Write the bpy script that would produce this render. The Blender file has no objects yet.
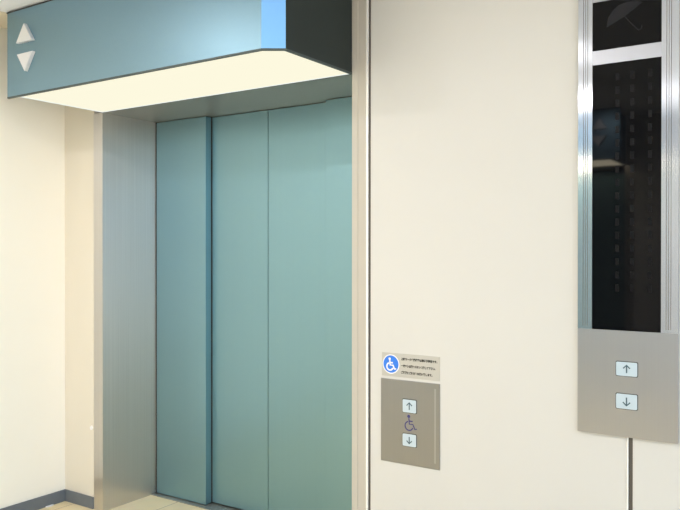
import bpy, bmesh, math
from mathutils import Vector, Matrix
C = bpy.context.scene
# ------------------------------------------------------------------ camera, world, lights, exposure
W, H = 1.5602, 2.10                 # lift opening
CAM = Vector((3.2389, -2.6029, 1.3737)); YAW, PITCH, ROLL, FPX = 0.5893, -0.0052, -0.0005, 753.51
cd = bpy.data.cameras.new('camera'); cam = bpy.data.objects.new('camera', cd)
C.collection.objects.link(cam); C.camera = cam
cd.sensor_width = 36; cd.lens = FPX / 680 * 36; cd.clip_start = 0.05
cam.matrix_world = (Matrix.Translation(CAM) @ Matrix.Rotation(YAW, 4, 'Z')
                    @ Matrix.Rotation(math.pi/2 + PITCH, 4, 'X') @ Matrix.Rotation(-ROLL, 4, 'Z'))
SKY = 3.0
wd = bpy.data.worlds.new('world'); C.world = wd; wd.use_nodes = True
bg = wd.node_tree.nodes['Background']
bg.inputs[1].default_value = 1.0                    # blue sky above the horizon, sunlit pale paving below it
_n = wd.node_tree; _tc = _n.nodes.new('ShaderNodeTexCoord'); _sx = _n.nodes.new('ShaderNodeSeparateXYZ'); _cr = _n.nodes.new('ShaderNodeValToRGB')
_mr = _n.nodes.new('ShaderNodeMapRange'); _mr.inputs[1].default_value = -.2; _mr.inputs[2].default_value = .3
_n.links.new(_tc.outputs['Generated'], _sx.inputs[0]); _n.links.new(_sx.outputs[2], _mr.inputs[0]); _n.links.new(_mr.outputs[0], _cr.inputs[0]); _n.links.new(_cr.outputs[0], bg.inputs[0])
_e = _cr.color_ramp.elements; _e[0].position = .36; _e[0].color = (1, .93, .84, 1); _e[1].position = .46; _e[1].color = (.45, .70, 1, 1)
bg.inputs[1].default_value = SKY
LAMP_POWER, LAMP_COLOR = 13.5, (1.0, 0.96, 0.94)     # ceiling downlights of the hall
C.view_settings.view_transform = 'Standard'; C.view_settings.look = 'None'
C.view_settings.exposure = 0.0; C.view_settings.gamma = 1.0; C.view_settings.use_curve_mapping = False
col = C.collection

# ------------------------------------------------------------------ helpers
def at(X, Z, Y):
    """A point measured on the wall plane y=0, moved along its line of sight to a plate standing off the wall."""
    k = 1 + Y / 2.6029 * 1.0
    return (CAM.x + (X - CAM.x) * k, CAM.z + (Z - CAM.z) * k)

def mesh(name, bm, mat, parent=None, smooth=False):
    bmesh.ops.recalc_face_normals(bm, faces=bm.faces)
    me = bpy.data.meshes.new(name); bm.to_mesh(me); bm.free()
    if smooth:
        for p in me.polygons: p.use_smooth = True
    me.materials.append(mat)
    o = bpy.data.objects.new(name, me); col.objects.link(o)
    if parent: o.parent = parent
    return o

def box(bm, x0, x1, y0, y1, z0, z1, bev=0.0):
    b2 = bmesh.new()
    v = [b2.verts.new(p) for p in ((x0,y0,z0),(x1,y0,z0),(x1,y1,z0),(x0,y1,z0),(x0,y0,z1),(x1,y0,z1),(x1,y1,z1),(x0,y1,z1))]
    for f in ((0,3,2,1),(4,5,6,7),(0,1,5,4),(1,2,6,5),(2,3,7,6),(3,0,4,7)): b2.faces.new([v[i] for i in f])
    if bev: bmesh.ops.bevel(b2, geom=list(b2.edges), offset=bev, segments=2, affect='EDGES', profile=0.5)
    merge(bm, b2)

def merge(bm, b2):
    me = bpy.data.meshes.new('tmp'); b2.to_mesh(me); b2.free(); bm.from_mesh(me); bpy.data.meshes.remove(me)

def prism_xy(bm, pts, z0, z1):
    a = [bm.verts.new((x, y, z0)) for x, y in pts]; b = [bm.verts.new((x, y, z1)) for x, y in pts]
    bm.faces.new(a); bm.faces.new(b); n = len(pts)
    for i in range(n): bm.faces.new((a[i], a[(i+1) % n], b[(i+1) % n], b[i]))

def prism_xz(bm, pts, y0, y1):
    a = [bm.verts.new((x, y0, z)) for x, z in pts]; b = [bm.verts.new((x, y1, z)) for x, z in pts]
    bm.faces.new(a); bm.faces.new(b); n = len(pts)
    for i in range(n): bm.faces.new((a[i], a[(i+1) % n], b[(i+1) % n], b[i]))

def stroke(bm, pts, w, y0, y1):
    """A constant-width line along pts, mitred, as a thin raised solid on a plate."""
    L, R = [], []
    for i, p in enumerate(pts):
        p = Vector(p); a = Vector(pts[max(i-1, 0)]); b = Vector(pts[min(i+1, len(pts)-1)])
        d = (b - a).normalized(); n = Vector((-d.y, d.x))
        L.append(p + n*w/2); R.append(p - n*w/2)
    for i in range(len(pts)-1):
        prism_xz(bm, [L[i], L[i+1], R[i+1], R[i]], y0, y1)

def disc(bm, cx, cz, r, y0, y1, n=40):
    prism_xz(bm, [(cx + r*math.cos(2*math.pi*i/n), cz + r*math.sin(2*math.pi*i/n)) for i in range(n)], y0, y1)

def arc(cx, cz, r, a0, a1, n=24):
    return [(cx + r*math.cos(math.radians(a0+(a1-a0)*i/n)), cz + r*math.sin(math.radians(a0+(a1-a0)*i/n))) for i in range(n+1)]

def rrect(x0, x1, z0, z1, r, n=5):
    p = []
    for cx, cz, a in ((x1-r, z1-r, 0), (x0+r, z1-r, 90), (x0+r, z0+r, 180), (x1-r, z0+r, 270)):
        p += arc(cx, cz, r, a, a+90, n)
    return p

def empty(name, loc=(0,0,0), rz=0):
    o = bpy.data.objects.new(name, None); col.objects.link(o); o.location = loc; o.rotation_euler.z = rz
    o.empty_display_size = 0.1
    return o

def tag(o, label=None, cat=None, group=None, kind=None):
    if label: o['label'] = label
    if cat: o['category'] = cat
    if group: o['group'] = group
    if kind: o['kind'] = kind
    return o

def copy_tree(o, parent=None):
    c = o.copy(); col.objects.link(c); c.parent = parent
    for ch in list(o.children): copy_tree(ch, c)
    return c

# ------------------------------------------------------------------ materials
def mat(name, color, rough=0.5, metal=0.0, spec=0.5, coat=0.0):
    m = bpy.data.materials.new(name); m.use_nodes = True
    p = m.node_tree.nodes['Principled BSDF']
    p.inputs['Base Color'].default_value = (*color, 1); p.inputs['Roughness'].default_value = rough
    p.inputs['Metallic'].default_value = metal; p.inputs['Specular IOR Level'].default_value = spec
    p.inputs['Coat Weight'].default_value = coat
    return m, m.node_tree, p

def noise_color(nt, p, c1, c2, scale, stretch=(1,1,1), detail=3, bump=0.0, dist=0.001):
    tc = nt.nodes.new('ShaderNodeTexCoord'); mp = nt.nodes.new('ShaderNodeMapping')
    mp.inputs['Scale'].default_value = stretch
    n = nt.nodes.new('ShaderNodeTexNoise'); n.inputs['Scale'].default_value = scale; n.inputs['Detail'].default_value = detail
    mx = nt.nodes.new('ShaderNodeMix'); mx.data_type = 'RGBA'
    mx.inputs[6].default_value = (*c1, 1); mx.inputs[7].default_value = (*c2, 1)
    nt.links.new(tc.outputs['Object'], mp.inputs[0]); nt.links.new(mp.outputs[0], n.inputs['Vector'])
    nt.links.new(n.outputs['Fac'], mx.inputs[0]); nt.links.new(mx.outputs[2], p.inputs['Base Color'])
    if bump:
        b = nt.nodes.new('ShaderNodeBump'); b.inputs['Strength'].default_value = bump; b.inputs['Distance'].default_value = dist
        nt.links.new(n.outputs['Fac'], b.inputs['Height']); nt.links.new(b.outputs[0], p.inputs['Normal'])
    return n

def brushed(name, c1, c2, rough, aniso=0.8, tangent='side', stretch=(1, 1, 0.004), scale=220, metal=1.0):
    m, nt, p = mat(name, c1, rough, metal)
    noise_color(nt, p, c1, c2, scale, stretch, 2)
    p.inputs['Anisotropic'].default_value = aniso
    v = nt.nodes.new('ShaderNodeCombineXYZ')
    if tangent == 'side':
        g = nt.nodes.new('ShaderNodeNewGeometry'); v.inputs[2].default_value = 1
        cr = nt.nodes.new('ShaderNodeVectorMath'); cr.operation = 'CROSS_PRODUCT'
        nt.links.new(g.outputs['Normal'], cr.inputs[0]); nt.links.new(v.outputs[0], cr.inputs[1])
        nt.links.new(cr.outputs[0], p.inputs['Tangent'])
    else:
        v.inputs[1].default_value = 1; nt.links.new(v.outputs[0], p.inputs['Tangent'])
    return m

m_wbounce, nt, p = mat('wall_paint_bounce', (.75, .70, .61), .42, spec=.35); noise_color(nt, p, (.74, .69, .60), (.76, .71, .62), 3, bump=.04)  # panel paint with warm light bounced off the left wall put into colour
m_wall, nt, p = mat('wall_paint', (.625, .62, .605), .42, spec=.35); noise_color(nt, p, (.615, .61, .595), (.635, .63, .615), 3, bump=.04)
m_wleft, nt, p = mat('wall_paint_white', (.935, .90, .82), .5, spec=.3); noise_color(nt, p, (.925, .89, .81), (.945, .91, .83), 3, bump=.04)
m_ceil, nt, p = mat('ceiling_paint', (.84, .84, .84), .7); noise_color(nt, p, (.80, .84, .92), (.83, .87, .95), 40, bump=.1)
m_cream, nt, p = mat('cream_paint', (.74, .68, .56), .6)
m_base, nt, p = mat('vinyl_baseboard', (.13, .15, .175), .5); noise_color(nt, p, (.12, .14, .165), (.15, .17, .195), 14)
m_dark, nt, p = mat('dark_joint', (.03, .028, .025), .6)
m_lip, nt, p = mat('dark_green_gasket', (.05, .07, .07), .5)
m_joint, nt, p = mat('joint_filler', (.09, .08, .07), .5)
m_alu, nt, p = mat('bright_aluminium', (.93, .93, .92), .35, .15)
m_teal = brushed('teal_metallic_paint', (.235, .405, .47), (.245, .42, .485), .36, .6, scale=160, metal=.8)
m_steel = brushed('brushed_steel', (.60, .57, .54), (.73, .70, .67), .38, .9, metal=.93)
m_soff = brushed('brushed_steel_soffit', (.30, .30, .29), (.33, .33, .32), .38, .5, 'y', (1, .01, 1), metal=.6)
m_face = brushed('faceplate_steel', (.40, .41, .45), (.42, .43, .47), .36, .7)
m_plate = brushed('satin_plate', (.31, .315, .325), (.33, .335, .345), .42, .5)
m_strip = brushed('polished_side_strip', (.55, .58, .66), (.565, .595, .675), .15, .9)
m_canopy, nt, p = mat('canopy_paint', (.20, .33, .42), .43, .75); noise_color(nt, p, (.195, .325, .415), (.205, .335, .425), 90)
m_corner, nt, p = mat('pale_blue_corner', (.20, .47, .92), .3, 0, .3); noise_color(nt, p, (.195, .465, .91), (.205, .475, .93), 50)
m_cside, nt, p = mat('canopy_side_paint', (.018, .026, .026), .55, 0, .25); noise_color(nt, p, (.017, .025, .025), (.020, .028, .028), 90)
m_case, nt, p = mat('door_casing_paint', (.50, .47, .42), .35); noise_color(nt, p, (.49, .46, .41), (.51, .48, .43), 8)
m_glass, nt, p = mat('black_screen_glass', (.003, .003, .004), .03, 0, .16)
m_ghost, nt, p = mat('unlit_character', (.006, .006, .0075), .3, 0, .12)
m_umb, nt, p = mat('unlit_umbrella', (.014, .014, .018), .3, 0, .2)
m_btn, nt, p = mat('pale_button', (.50, .61, .70), .25, coat=.4)
m_ink, nt, p = mat('dark_ink', (.05, .10, .14), .5)
m_navy, nt, p = mat('navy_ink', (.04, .04, .22), .5)
m_txt, nt, p = mat('black_ink', (.02, .02, .02), .6)
m_blue, nt, p = mat('sign_blue', (.03, .20, .80), .4)
m_white, nt, p = mat('white_plastic', (.85, .85, .87), .35)
m_sign, nt, p = mat('notice_silver', (.50, .49, .46), .5, .2); noise_color(nt, p, (.49, .48, .45), (.52, .51, .48), 120)
m_arrow, nt, p = mat('raised_marker_white', (.72, .74, .78), .3, .2)
m_sill, nt, p = mat('sill_metal', (.42, .41, .38), .4, .8)
m_rough, nt, p = mat('lift_shaft_black', (.01, .01, .01), .9)

# floor: beige stone-look tiles
m_floor, nt, p = mat('beige_floor_tiles', (.7, .62, .45), .35)
tc = nt.nodes.new('ShaderNodeTexCoord'); mp = nt.nodes.new('ShaderNodeMapping'); mp.inputs['Location'].default_value = (-.213, -.01, 0)
bt = nt.nodes.new('ShaderNodeTexBrick'); bt.offset = 0; bt.inputs['Scale'].default_value = 1
bt.inputs['Brick Width'].default_value = .45; bt.inputs['Row Height'].default_value = .45
bt.inputs['Mortar Size'].default_value = .0025; bt.inputs['Mortar Smooth'].default_value = .2
bt.inputs['Color1'].default_value = (.86, .72, .47, 1); bt.inputs['Color2'].default_value = (.88, .745, .49, 1); bt.inputs['Mortar'].default_value = (.36, .31, .23, 1)
nz = nt.nodes.new('ShaderNodeTexNoise'); nz.inputs['Scale'].default_value = 9; nz.inputs['Detail'].default_value = 6
mx = nt.nodes.new('ShaderNodeMix'); mx.data_type = 'RGBA'; mx.blend_type = 'MULTIPLY'; mx.inputs[0].default_value = .15
nt.links.new(tc.outputs['Object'], mp.inputs[0]); nt.links.new(mp.outputs[0], bt.inputs['Vector']); nt.links.new(tc.outputs['Object'], nz.inputs['Vector'])
nt.links.new(bt.outputs['Color'], mx.inputs[6]); nt.links.new(nz.outputs['Color'], mx.inputs[7]); nt.links.new(mx.outputs[2], p.inputs['Base Color'])

def emit(name, color, strength):
    m = bpy.data.materials.new(name); m.use_nodes = True; nt = m.node_tree; nt.nodes.clear()
    e = nt.nodes.new('ShaderNodeEmission'); o = nt.nodes.new('ShaderNodeOutputMaterial')
    e.inputs[0].default_value = (*color, 1); e.inputs[1].default_value = strength
    nt.links.new(e.outputs[0], o.inputs[0]); return m
m_diff = emit('lit_diffuser', (1.0, .96, .75), .985)
m_diff2 = emit('lit_diffuser_across', (1.0, .88, .64), 13.0)
m_diffedge = emit('lit_diffuser_edge', (.96, 1.0, .94), 1.0)
m_lamp = emit('lamp_lens', (1.0, .88, .7), 6.0)

# ------------------------------------------------------------------ the setting
CZ, YB, XL, XR = 2.515, -4.05, -0.3208, 5.2
def struct(name, bm, m, label, cat):
    return tag(mesh(name, bm, m), label, cat, kind='structure')
bm = bmesh.new(); box(bm, XL-.2, XR, YB-.6, .6, -.1, 0); struct('floor', bm, m_floor, 'beige stone-look tiled floor of the lift hall', 'floor')
bm = bmesh.new(); box(bm, XL-.2, XR, YB-.2, .2, CZ, CZ+.1); struct('ceiling', bm, m_ceil, 'white painted ceiling above the blue-grey lift canopy', 'ceiling')
bm = bmesh.new(); box(bm, XL-.2, XL, YB-.2, .2, 0, CZ); struct('wall_left', bm, m_wleft, 'bright white side wall left of the steel door frame', 'wall')
GX0, GX1, G2, G3 = 1.6360, 1.6472, 2.648, 2.6615
FW = .0715
bm = bmesh.new(); box(bm, XL, -FW, 0, .2, 0, CZ); struct('wall_corner', bm, m_wbounce, 'narrow cream wall between the corner and the steel door frame', 'wall')
bm = bmesh.new(); box(bm, -FW, 1.5598, 0, .2, H+.013, CZ); struct('wall_above_door', bm, m_wall, 'wall above the lift opening behind the canopy', 'wall')
bm = bmesh.new()                                                 # panels standing on a core, 11 mm joints between them
box(bm, GX1, G2-.0046, 0, .2, 0, CZ, .002)
box(bm, G3, XR, 0, .2, 0, CZ, .002)
box(bm, GX0-.01, G3+.02, .03, .2, 0, CZ)
struct('wall_back', bm, m_wall, 'cream panelled wall carrying the call panels, right of the lift door', 'wall')
for i, (a, b, w_, t) in enumerate(((GX0, GX1, .0085, 'beside the door frame'), (G2, G3, .0045, 'under the tall indicator panel'))):
    bm = bmesh.new(); box(bm, a-.001, b, .0035, .03, 0, CZ)
    struct('trim_%d' % (2*i+1), bm, m_joint, 'dark recessed vertical panel joint ' + t, 'wall joint')
    bm = bmesh.new(); box(bm, a-w_, a, -.002, .03, 0, CZ)
    struct('trim_%d' % (2*i+2), bm, m_alu, 'thin bright metal edge of the panel joint ' + t, 'metal edge')
bm = bmesh.new(); box(bm, XL, -.10, YB, 0, CZ-.006, CZ)
struct('trim_5', bm, m_cream, 'cream ceiling border strip along the left wall', 'ceiling trim')
HB = .0635
bm = bmesh.new(); box(bm, XL, XL+.010, YB, 0, 0, HB, .0015); struct('baseboard_left', bm, m_base, 'blue-grey baseboard along the bright left wall', 'baseboard')
bm = bmesh.new(); box(bm, XL+.010, -FW, -.008, 0, 0, HB, .0015); struct('baseboard_back', bm, m_base, 'short blue-grey baseboard between the corner and the steel door frame', 'baseboard')
bm = bmesh.new(); box(bm, GX1, G2-.0046, -.008, 0, 0, HB, .0015); box(bm, G3, XR, -.008, 0, 0, HB, .0015); struct('baseboard_right', bm, m_base, 'blue-grey baseboard below the cream wall panels', 'baseboard')
# opposite wall, with the second lift, and the glazed end of the hall (seen as reflections)
X2 = 1.70
bm = bmesh.new()
box(bm, XL, X2-W-.03, YB-.2, YB, 0, CZ); box(bm, X2+FW, 4.3, YB-.2, YB, 0, CZ); box(bm, X2-W-.03, X2+FW, YB-.2, YB, H+.02, CZ)
struct('wall_front', bm, m_wall, 'cream wall facing the lift across the hall', 'wall')
for k, (x0, x1, y0, y1) in enumerate(((4.3, XR, YB-.1, YB-.04), (XR-.06, XR, YB, .0))):
    bm = bmesh.new()
    horiz = (x1-x0) > 1
    box(bm, x0, x1, y0, y1, 0, .10); box(bm, x0, x1, y0, y1, CZ-.06, CZ)
    for i in range(4):
        if horiz:
            xx = x0 + (x1-x0-.05)*i/3; box(bm, xx, xx+.05, y0, y1, .1, CZ-.06)
        else:
            yy = y0 + (y1-y0-.05)*i/3; box(bm, x0, x1, yy, yy+.05, .1, CZ-.06)
    struct('window_%d' % (k+1), bm, m_alu, 'metal window frame at the bright end of the hall', 'window')
bm = bmesh.new(); disc(bm, -.094, .43, .011, -.004, 0); 
o = tag(mesh('wall_plug', bm, m_white), 'tiny round white plug on the narrow cream wall beside the steel frame', 'wall plug')
bm = bmesh.new(); prism_xy(bm, [(-.3105,-.13),(-.302,-.125),(-.298,-.10),(-.303,-.085),(-.3105,-.088)], .0005, .006)
tag(mesh('paper_scrap', bm, m_white), 'tiny white scrap on the floor against the left baseboard', 'scrap')

# ------------------------------------------------------------------ lift entrance
D, T, W1 = .3631, .0468, .3872
def entrance():
    r = empty('elevator_entrance')
    tag(r, 'teal two-leaf lift door recessed in a brushed steel frame under the canopy', 'elevator door')
    bm = bmesh.new(); box(bm, -.012, 0, .010, .5, 0, H+.012); box(bm, -FW, 0, -.004, .010, 0, H-.0005)
    mesh('jamb', bm, m_steel, r)
    bm = bmesh.new(); box(bm, W, W+.012, .012, .5, 0, H+.012); mesh('jamb', bm, m_steel, r)
    bm = bmesh.new(); box(bm, W, 1.5885, -.004, .012, 0, CZ-.001, .001); box(bm, 1.5885, GX0-.0086, -.002, .03, 0, CZ-.001, .001)
    tag(mesh('casing', bm, m_case, r), 'pale cream painted casing strip')
    bm = bmesh.new(); box(bm, 0, W, .001, .5, H, H+.012); mesh('lintel', bm, m_soff, r)
    for a, b in ((.0092, W1), (W-W1, W-.004)):
        bm = bmesh.new(); box(bm, a, b, D, D+T-.0035, .006, H-.003, .0015); mesh('side_panel', bm, m_teal, r)
    for a, b in ((W1-.05, W/2-.0018), (W/2+.0018, W-W1+.05)):
        bm = bmesh.new(); box(bm, a, b, D+T, D+T+.03, .010, H-.003, .0012); mesh('door_leaf', bm, m_teal, r)
    bm = bmesh.new(); box(bm, .0005, .009, D+.001, D+T, .006, H-.001); mesh('gap_shade', bm, m_dark, r)  # dark strip put in for the shade of the gap beside the jamb
    bm = bmesh.new(); box(bm, W1-.01, W1+.005, D+T-.003, D+T-.0002, .010, H-.001); mesh('gap_shade', bm, m_dark, r)  # same for the shaded gap between side panel and leaf
    bm = bmesh.new(); y = D-.035
    for k in range(5): box(bm, 0, W, y, y+.022, 0, .003); y += .026
    box(bm, 0, W, D-.035, D+.10, 0, .0012); mesh('sill', bm, m_sill, r)
    bm = bmesh.new(); box(bm, 0, W, D+.10, D+.12, 0, H); tag(mesh('shaft_backing', bm, m_rough, r))
    return r
ent = entrance()

# ------------------------------------------------------------------ canopy
def canopy():
    r = empty('elevator_canopy')
    tag(r, 'blue-grey metal canopy with lit underside above the teal lift door', 'canopy')
    c, ch, ch2, xo, zt = .4948, .0492, .0731, -.078, 2.503
    out = [(xo, -c), (W-ch2, -c)]
    inn = [(W-ch2-.003, -c+.008), (xo, -c+.008)]
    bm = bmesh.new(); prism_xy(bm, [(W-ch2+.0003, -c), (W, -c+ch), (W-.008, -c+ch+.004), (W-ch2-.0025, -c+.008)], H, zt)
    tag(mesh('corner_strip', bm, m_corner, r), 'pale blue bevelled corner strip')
    bm = bmesh.new(); prism_xy(bm, out+inn, H, zt)
    fas = mesh('fascia', bm, m_canopy, r)
    bm = bmesh.new(); prism_xy(bm, [(xo-.003, -c-.002), (W-ch2+.001, -c-.002), (W, -c+ch-.001), (W, -.006), (W-.02, -.006), (W-.02, -c+ch+.01), (W-ch2-.01, -c+.01), (xo-.003, -c+.01)], zt+.0003, CZ-.0065)
    mesh('top_gasket', bm, m_dark, r)
    bm = bmesh.new(); prism_xy(bm, [(xo, -c-.0006), (W-ch2+.0003, -c-.0006), (W+.0004, -c+ch-.0002), (W+.0004, -.0048), (W-.009, -.0048), (W-.009, -c+ch+.005), (W-ch2-.003, -c+.009), (xo, -c+.009)], H-.001, H+.0065)
    mesh('bottom_gasket', bm, m_lip, r)
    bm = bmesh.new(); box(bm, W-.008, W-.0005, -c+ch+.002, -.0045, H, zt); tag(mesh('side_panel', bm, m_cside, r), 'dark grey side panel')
    bm = bmesh.new(); box(bm, -.006, 0, -c+.008, 0, H+.004, zt); mesh('end_panel', bm, m_canopy, r)
    bm = bmesh.new(); prism_xy(bm, [(.0, -c+.03), (W-ch2-.03, -c+.03), (W-.03, -c+ch+.02), (W-.03, -.004), (0, -.004)], zt, CZ); mesh('ceiling_fixing', bm, m_dark, r)
    bm = bmesh.new(); prism_xy(bm, [(0, -c+.008), (W-ch2-.003, -c+.008), (W-.008, -c+ch+.004), (W-.008, -.001), (0, -.001)], H+.003, H+.008)
    tag(mesh('light_diffuser', bm, m_diff, r), 'glowing warm white underside panel')
    bm = bmesh.new(); box(bm, 0, .010, -c+.010, -.003, H+.001, H+.0028); box(bm, .010, W-.008, -.010, -.003, H+.001, H+.0028)
    mesh('diffuser_edge', bm, m_diffedge, r)
    for lab, pts in (('raised white triangle pointing up', [(.0594, 2.4334), (-.0024, 2.3478), (.1222, 2.3470)]),
                     ('raised white triangle pointing down', [(.0045, 2.2950), (.1250, 2.2955), (.0640, 2.2100)])):
        bm = bmesh.new()
        a = [bm.verts.new((x+.019, -c-.018, z-.004)) for x, z in pts]; b = [bm.verts.new((x+.019, -c+.001, z-.004)) for x, z in pts]
        bm.faces.new(a); bm.faces.new(b)
        for i in range(3): bm.faces.new((a[i], a[(i+1) % 3], b[(i+1) % 3], b[i]))
        bmesh.ops.bevel(bm, geom=list(bm.edges), offset=.0015, segments=2, affect='EDGES')
        tag(mesh('direction_arrow', bm, m_arrow, r), lab)
    return r
cano = canopy()
can2 = copy_tree(cano); can2.location = (X2, YB, 0); can2.rotation_euler.z = math.pi
tag(can2, 'second lit canopy across the hall, seen only mirrored in the black screen', 'canopy')
for o in can2.children:
    if o.name.startswith('light_diffuser'): o.data = o.data.copy(); o.data.materials[0] = m_diff2
ent2 = copy_tree(ent); ent2.location = (X2, YB, 0); ent2.rotation_euler.z = math.pi
tag(ent2, 'second lift door across the hall facing the teal door', 'elevator door')

# ------------------------------------------------------------------ lift buttons
def arrow_symbol(cx, cz, s, up, y, m, parent, w):
    k = 1 if up else -1
    bm = bmesh.new()
    stroke(bm, [(cx, cz-k*s*.5), (cx, cz+k*s*.44)], w, y-.0006, y)
    stroke(bm, [(cx-s*.42, cz+k*s*.08), (cx, cz+k*s*.5), (cx+s*.42, cz+k*s*.08)], w, y-.0006, y)
    return tag(mesh('arrow_symbol', bm, m, parent), 'dark arrow pointing ' + ('up' if up else 'down'))

def button(x0, x1, z0, z1, up, y, parent, where):
    bm = bmesh.new(); prism_xz(bm, rrect(x0-.0022, x1+.0022, z0-.0022, z1+.0022, .005), y-.0006, y)
    fr = mesh('button_surround', bm, m_dark, parent)
    bm = bmesh.new(); prism_xz(bm, rrect(x0, x1, z0, z1, .004), y-.0035, y-.0006)
    b = tag(mesh('call_button', bm, m_btn, parent), where)
    arrow_symbol((x0+x1)/2, (z0+z1)/2, (z1-z0)*.56, up, y-.0035, m_ink, b, .0042)
    return b

def wheelchair(bm, cx, cz, s, w, y0, y1):
    """The wheelchair sign facing right, s tall."""
    P = lambda u, v: (cx + (u-.5)*s*1.12, cz + (v-.5)*s)
    h = P(.40, .92); disc(bm, h[0], h[1], s*.105, y0, y1, 20)
    stroke(bm, [P(.41, .80), P(.44, .42), P(.68, .42), P(.80, .12), P(.93, .16)], w, y0, y1)
    stroke(bm, [P(.43, .62), P(.66, .62)], w, y0, y1)
    c = P(.42, .30); stroke(bm, arc(c[0], c[1], s*.29, 105, 340, 26), w, y0, y1)

# ------------------------------------------------------------------ tall indicator panel
Y = -.012
r = empty('elevator_indicator_panel', (2.64, 0, .74))
tag(r, 'tall brushed steel lift panel with black screens above two small arrow buttons', 'elevator panel')
def child(name, bm, m, parent=r, **k):
    o = mesh(name, bm, m, parent, **k)
    if parent is r: o.matrix_parent_inverse = Matrix.Translation(-Vector(r.location))
    return o
x0, z0 = at(2.4805, .7565, Y); x1, z1 = at(2.8000, 2.40, Y)
sx0, sx1 = at(2.5280, 0, Y)[0], at(2.7480, 0, Y)[0]
A, B = at(0, 2.0505, Y)[1], at(0, 2.0032, Y)[1]
M0, S1 = at(0, 1.1095, Y)[1], at(0, 2.215, Y)[1]
gl = [at(x, 0, Y)[0] for x in (2.4985, 2.5055, 2.5125)]; gr = [at(x, 0, Y)[0] for x in (2.7635, 2.7705, 2.7775)]
bm = bmesh.new()                                                    # one plate with two window cut-outs
xs, zs = (x0, sx0, sx1, x1), (z0, M0, B, A, S1, z1)
gf = [[bm.verts.new((x, Y, z)) for z in zs] for x in xs]; gb = [[bm.verts.new((x, 0, z)) for z in zs] for x in xs]
cut = {(1, 1), (1, 3)}
solid = lambda i, j: 0 <= i < 3 and 0 <= j < 5 and (i, j) not in cut
for i in range(3):
    for j in range(5):
        if not solid(i, j): continue
        bm.faces.new((gf[i][j], gf[i+1][j], gf[i+1][j+1], gf[i][j+1])); bm.faces.new((gb[i][j], gb[i][j+1], gb[i+1][j+1], gb[i+1][j]))
        for (di, dj, p_, q_) in ((-1,0,(i,j),(i,j+1)), (1,0,(i+1,j),(i+1,j+1)), (0,-1,(i,j),(i+1,j)), (0,1,(i,j+1),(i+1,j+1))):
            if not solid(i+di, j+dj):
                bm.faces.new((gf[p_[0]][p_[1]], gf[q_[0]][q_[1]], gb[q_[0]][q_[1]], gb[p_[0]][p_[1]]))
child('faceplate', bm, m_face)
for xa, xb, g in ((x0, sx0, gl), (sx1, x1, gr)):
    prof = []                                                       # one extruded strip with three narrow grooves
    for gx in g: prof += [(gx-.0009, Y-.0006), (gx-.0009, Y-.0001), (gx+.0009, Y-.0001), (gx+.0009, Y-.0006)]
    bm = bmesh.new(); prism_xy(bm, [(xa, Y), (xa, Y-.0006)] + prof + [(xb, Y-.0006), (xb, Y)], M0, z1)
    st = tag(child('side_strip', bm, m_strip), 'shinier grooved steel strip beside the screens')
    for gx in g:
        bm = bmesh.new(); box(bm, gx-.0008, gx+.0008, Y-.0004, Y-.0001, M0+.01, z1); mesh('groove', bm, m_joint, st)
for n, (za, zb) in enumerate(((A, S1), (M0, B))):
    bm = bmesh.new(); box(bm, sx0, sx1, Y+.002, -.001, za, zb)
    s = tag(child('display_screen', bm, m_glass), ('small upper black screen with a faint umbrella symbol', 'tall black glass screen')[n])
    if n == 0: top = s
    else: main = s
yy = Y+.002
def ghost(name, bm, m, par):
    o = mesh(name, bm, m, par); return o
def onscreen(pts): return [at(x, z, yy) for x, z in pts]
bm = bmesh.new()
prism_xz(bm, onscreen([(2.5747,2.1243),(2.5796,2.1568),(2.5950,2.1787),(2.6133,2.1922),(2.6342,2.1977),(2.6540,2.1982),(2.6735,2.1948),(2.6891,2.1898),(2.6660,2.1730),(2.6330,2.1520),(2.6030,2.1372)]), yy-.0003, yy)
stroke(bm, onscreen([(2.633,2.152),(2.650,2.130),(2.668,2.108),(2.677,2.100),(2.686,2.104),(2.687,2.114)]), .003, yy-.0003, yy)
g = ghost('umbrella_symbol', bm, m_umb, top)
for cx in (2.610, 2.6575, 2.7130):
    bm = bmesh.new()
    for k in range(17):
        zc = 1.955 - k*.044; q = onscreen([(cx-.006, zc-.012), (cx+.006, zc+.012)])
        box(bm, q[0][0], q[1][0], yy-.0003, yy, q[0][1], q[1][1])
    g = ghost('unlit_character_column', bm, m_ghost, main)
for z_a, z_b, up, lb in ((.9600, 1.0063, True, 'upper pale blue call button'), (.8508, .9000, False, 'lower pale blue call button')):
    qa, qb = at(2.609, z_a, Y), at(2.676, z_b, Y)
    b = button(qa[0], qb[0], qa[1], qb[1], up, Y, None, lb)
    sur = [o for o in col.objects if o.name.startswith('button_surround') and o.parent is None][0]
    for o in (b, sur): o.parent = r; o.matrix_parent_inverse = Matrix.Translation(-Vector(r.location))
    qd = at(2.590, (z_a+z_b)/2, Y)
    bm = bmesh.new()
    for i in range(3): disc(bm, qd[0]-.006+.006*i, qd[1]+.006-.002*i, .0013, Y-.0006, Y, 10)
    tag(child('braille_dots', bm, m_face), 'small raised dots left of the button')

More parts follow.
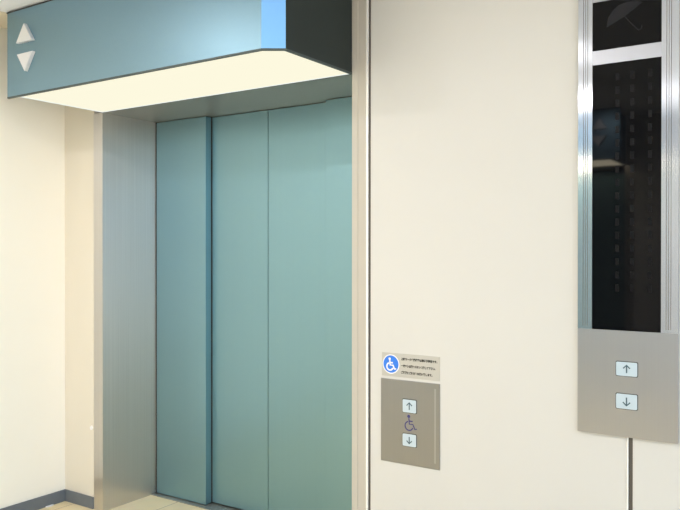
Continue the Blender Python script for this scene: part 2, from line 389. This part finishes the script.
# ------------------------------------------------------------------ accessible call panel
Y2 = -.003
r2 = empty('wheelchair_call_panel')
tag(r2, 'small grey steel call panel with wheelchair symbol between two arrow buttons', 'call panel')
a, b = at(1.6965, .5350, Y2), at(1.958, .8653, Y2)
bm = bmesh.new(); box(bm, a[0], b[0], Y2, 0, a[1], b[1], .0008); mesh('faceplate', bm, m_plate, r2)
bm = bmesh.new(); g0, g1 = at(1.9345, .558, Y2), at(1.9415, .845, Y2); box(bm, g0[0], g1[0], Y2-.0003, Y2, g0[1], g1[1]); tag(mesh('edge_strip', bm, m_face, r2), 'thin lighter vertical strip')
for z_a, z_b, up, lb in ((.7410, .7915, True, 'upper pale blue call button'), (.6090, .6570, False, 'lower pale blue call button')):
    qa, qb = at(1.798, z_a, Y2), at(1.857, z_b, Y2); button(qa[0], qb[0], qa[1], qb[1], up, Y2, r2, lb)
q = at(1.830, .7005, Y2)
bm = bmesh.new(); wheelchair(bm, q[0], q[1], .060, .0045, Y2-.0005, Y2); tag(mesh('wheelchair_symbol', bm, m_navy, r2), 'dark blue wheelchair outline')

# ------------------------------------------------------------------ notice above it
r3 = empty('wheelchair_notice')
tag(r3, 'small silver notice with blue round wheelchair sign and three lines of Japanese text', 'notice sign')
Y3 = -.0015
a, b = at(1.7011, .8760, Y3), at(1.958, .9690, Y3)
bm = bmesh.new(); box(bm, a[0], b[0], Y3, 0, a[1], b[1], .0004); mesh('notice_plate', bm, m_sign, r3)
c3 = at(1.7430, .9245, Y3)
bm = bmesh.new(); disc(bm, c3[0], c3[1], .0385, Y3-.0003, Y3); mesh('sign_rim', bm, m_white, r3)
bm = bmesh.new(); disc(bm, c3[0], c3[1], .0345, Y3-.0006, Y3-.0003); ic = mesh('round_sign', bm, m_blue, r3)
bm = bmesh.new(); wheelchair(bm, c3[0], c3[1], .049, .0060, Y3-.0009, Y3-.0006); mesh('wheelchair_symbol', bm, m_white, ic)
def text(body, x, z, width, size, parent):
    cu = bpy.data.curves.new('notice_text', 'FONT'); cu.body = body; cu.size = size; cu.extrude = .0002; cu.offset = .0005
    cu.align_y = 'CENTER'
    o = bpy.data.objects.new('tmp', cu); col.objects.link(o); bpy.context.view_layer.update()
    me = bpy.data.meshes.new_from_object(o.evaluated_get(bpy.context.evaluated_depsgraph_get()))
    bpy.data.objects.remove(o)
    xs = [v.co.x for v in me.vertices]; k = width / (max(xs) - min(xs)); x_min = min(xs)
    for v in me.vertices:
        X, Z, E = (v.co.x - x_min)*k, v.co.y, v.co.z
        v.co = (x + X, Y3 - .0004 - E, z + Z)
    me.materials.clear(); me.materials.append(m_txt)
    t = bpy.data.objects.new('notice_text', me); col.objects.link(t); t.parent = parent
    return t
for s_, z, wd_ in (('上記マークの操作盤は車椅子専用です。', .9480, .158), ('一般の方は隣のボタンを押して下さい。', .9210, .150), ('ご理解とご協力をお願い致します。', .8950, .137)):
    q = at(1.789, z, Y3); text(s_, q[0], q[1], wd_, .0108, r3)

# ------------------------------------------------------------------ ceiling downlights of the hall
def downlight():
    r = empty('ceiling_downlight')
    bm = bmesh.new(); n = 32
    for i in range(n):
        a0, a1 = 2*math.pi*i/n, 2*math.pi*(i+1)/n
        prism_xy(bm, [(.075*math.cos(a0), .075*math.sin(a0)), (.075*math.cos(a1), .075*math.sin(a1)), (.06*math.cos(a1), .06*math.sin(a1)), (.06*math.cos(a0), .06*math.sin(a0))], -.006, 0)
    mesh('trim_ring', bm, m_white, r)
    bm = bmesh.new(); prism_xy(bm, [(.06*math.cos(2*math.pi*i/n), .06*math.sin(2*math.pi*i/n)) for i in range(n)], -.003, 0)
    mesh('lamp_lens', bm, m_lamp, r)
    l = bpy.data.lights.new('lamp', 'AREA'); l.shape = 'DISK'; l.size = .12; l.energy = LAMP_POWER; l.color = LAMP_COLOR
    lo = bpy.data.objects.new('lamp', l); col.objects.link(lo); lo.parent = r; lo.location = (0, 0, -.008)
    return r
proto = downlight()
spots = [(.50, -1.6), (1.6, -1.6), (.50, -3.1), (1.6, -3.1), (2.95, -3.1)]
for i, (x, y) in enumerate(spots):
    o = proto if i == 0 else copy_tree(proto)
    o.location = (x, y, CZ)
    tag(o, 'round white recessed ceiling downlight in the hall ceiling', 'ceiling light', 'downlights in the hall ceiling')
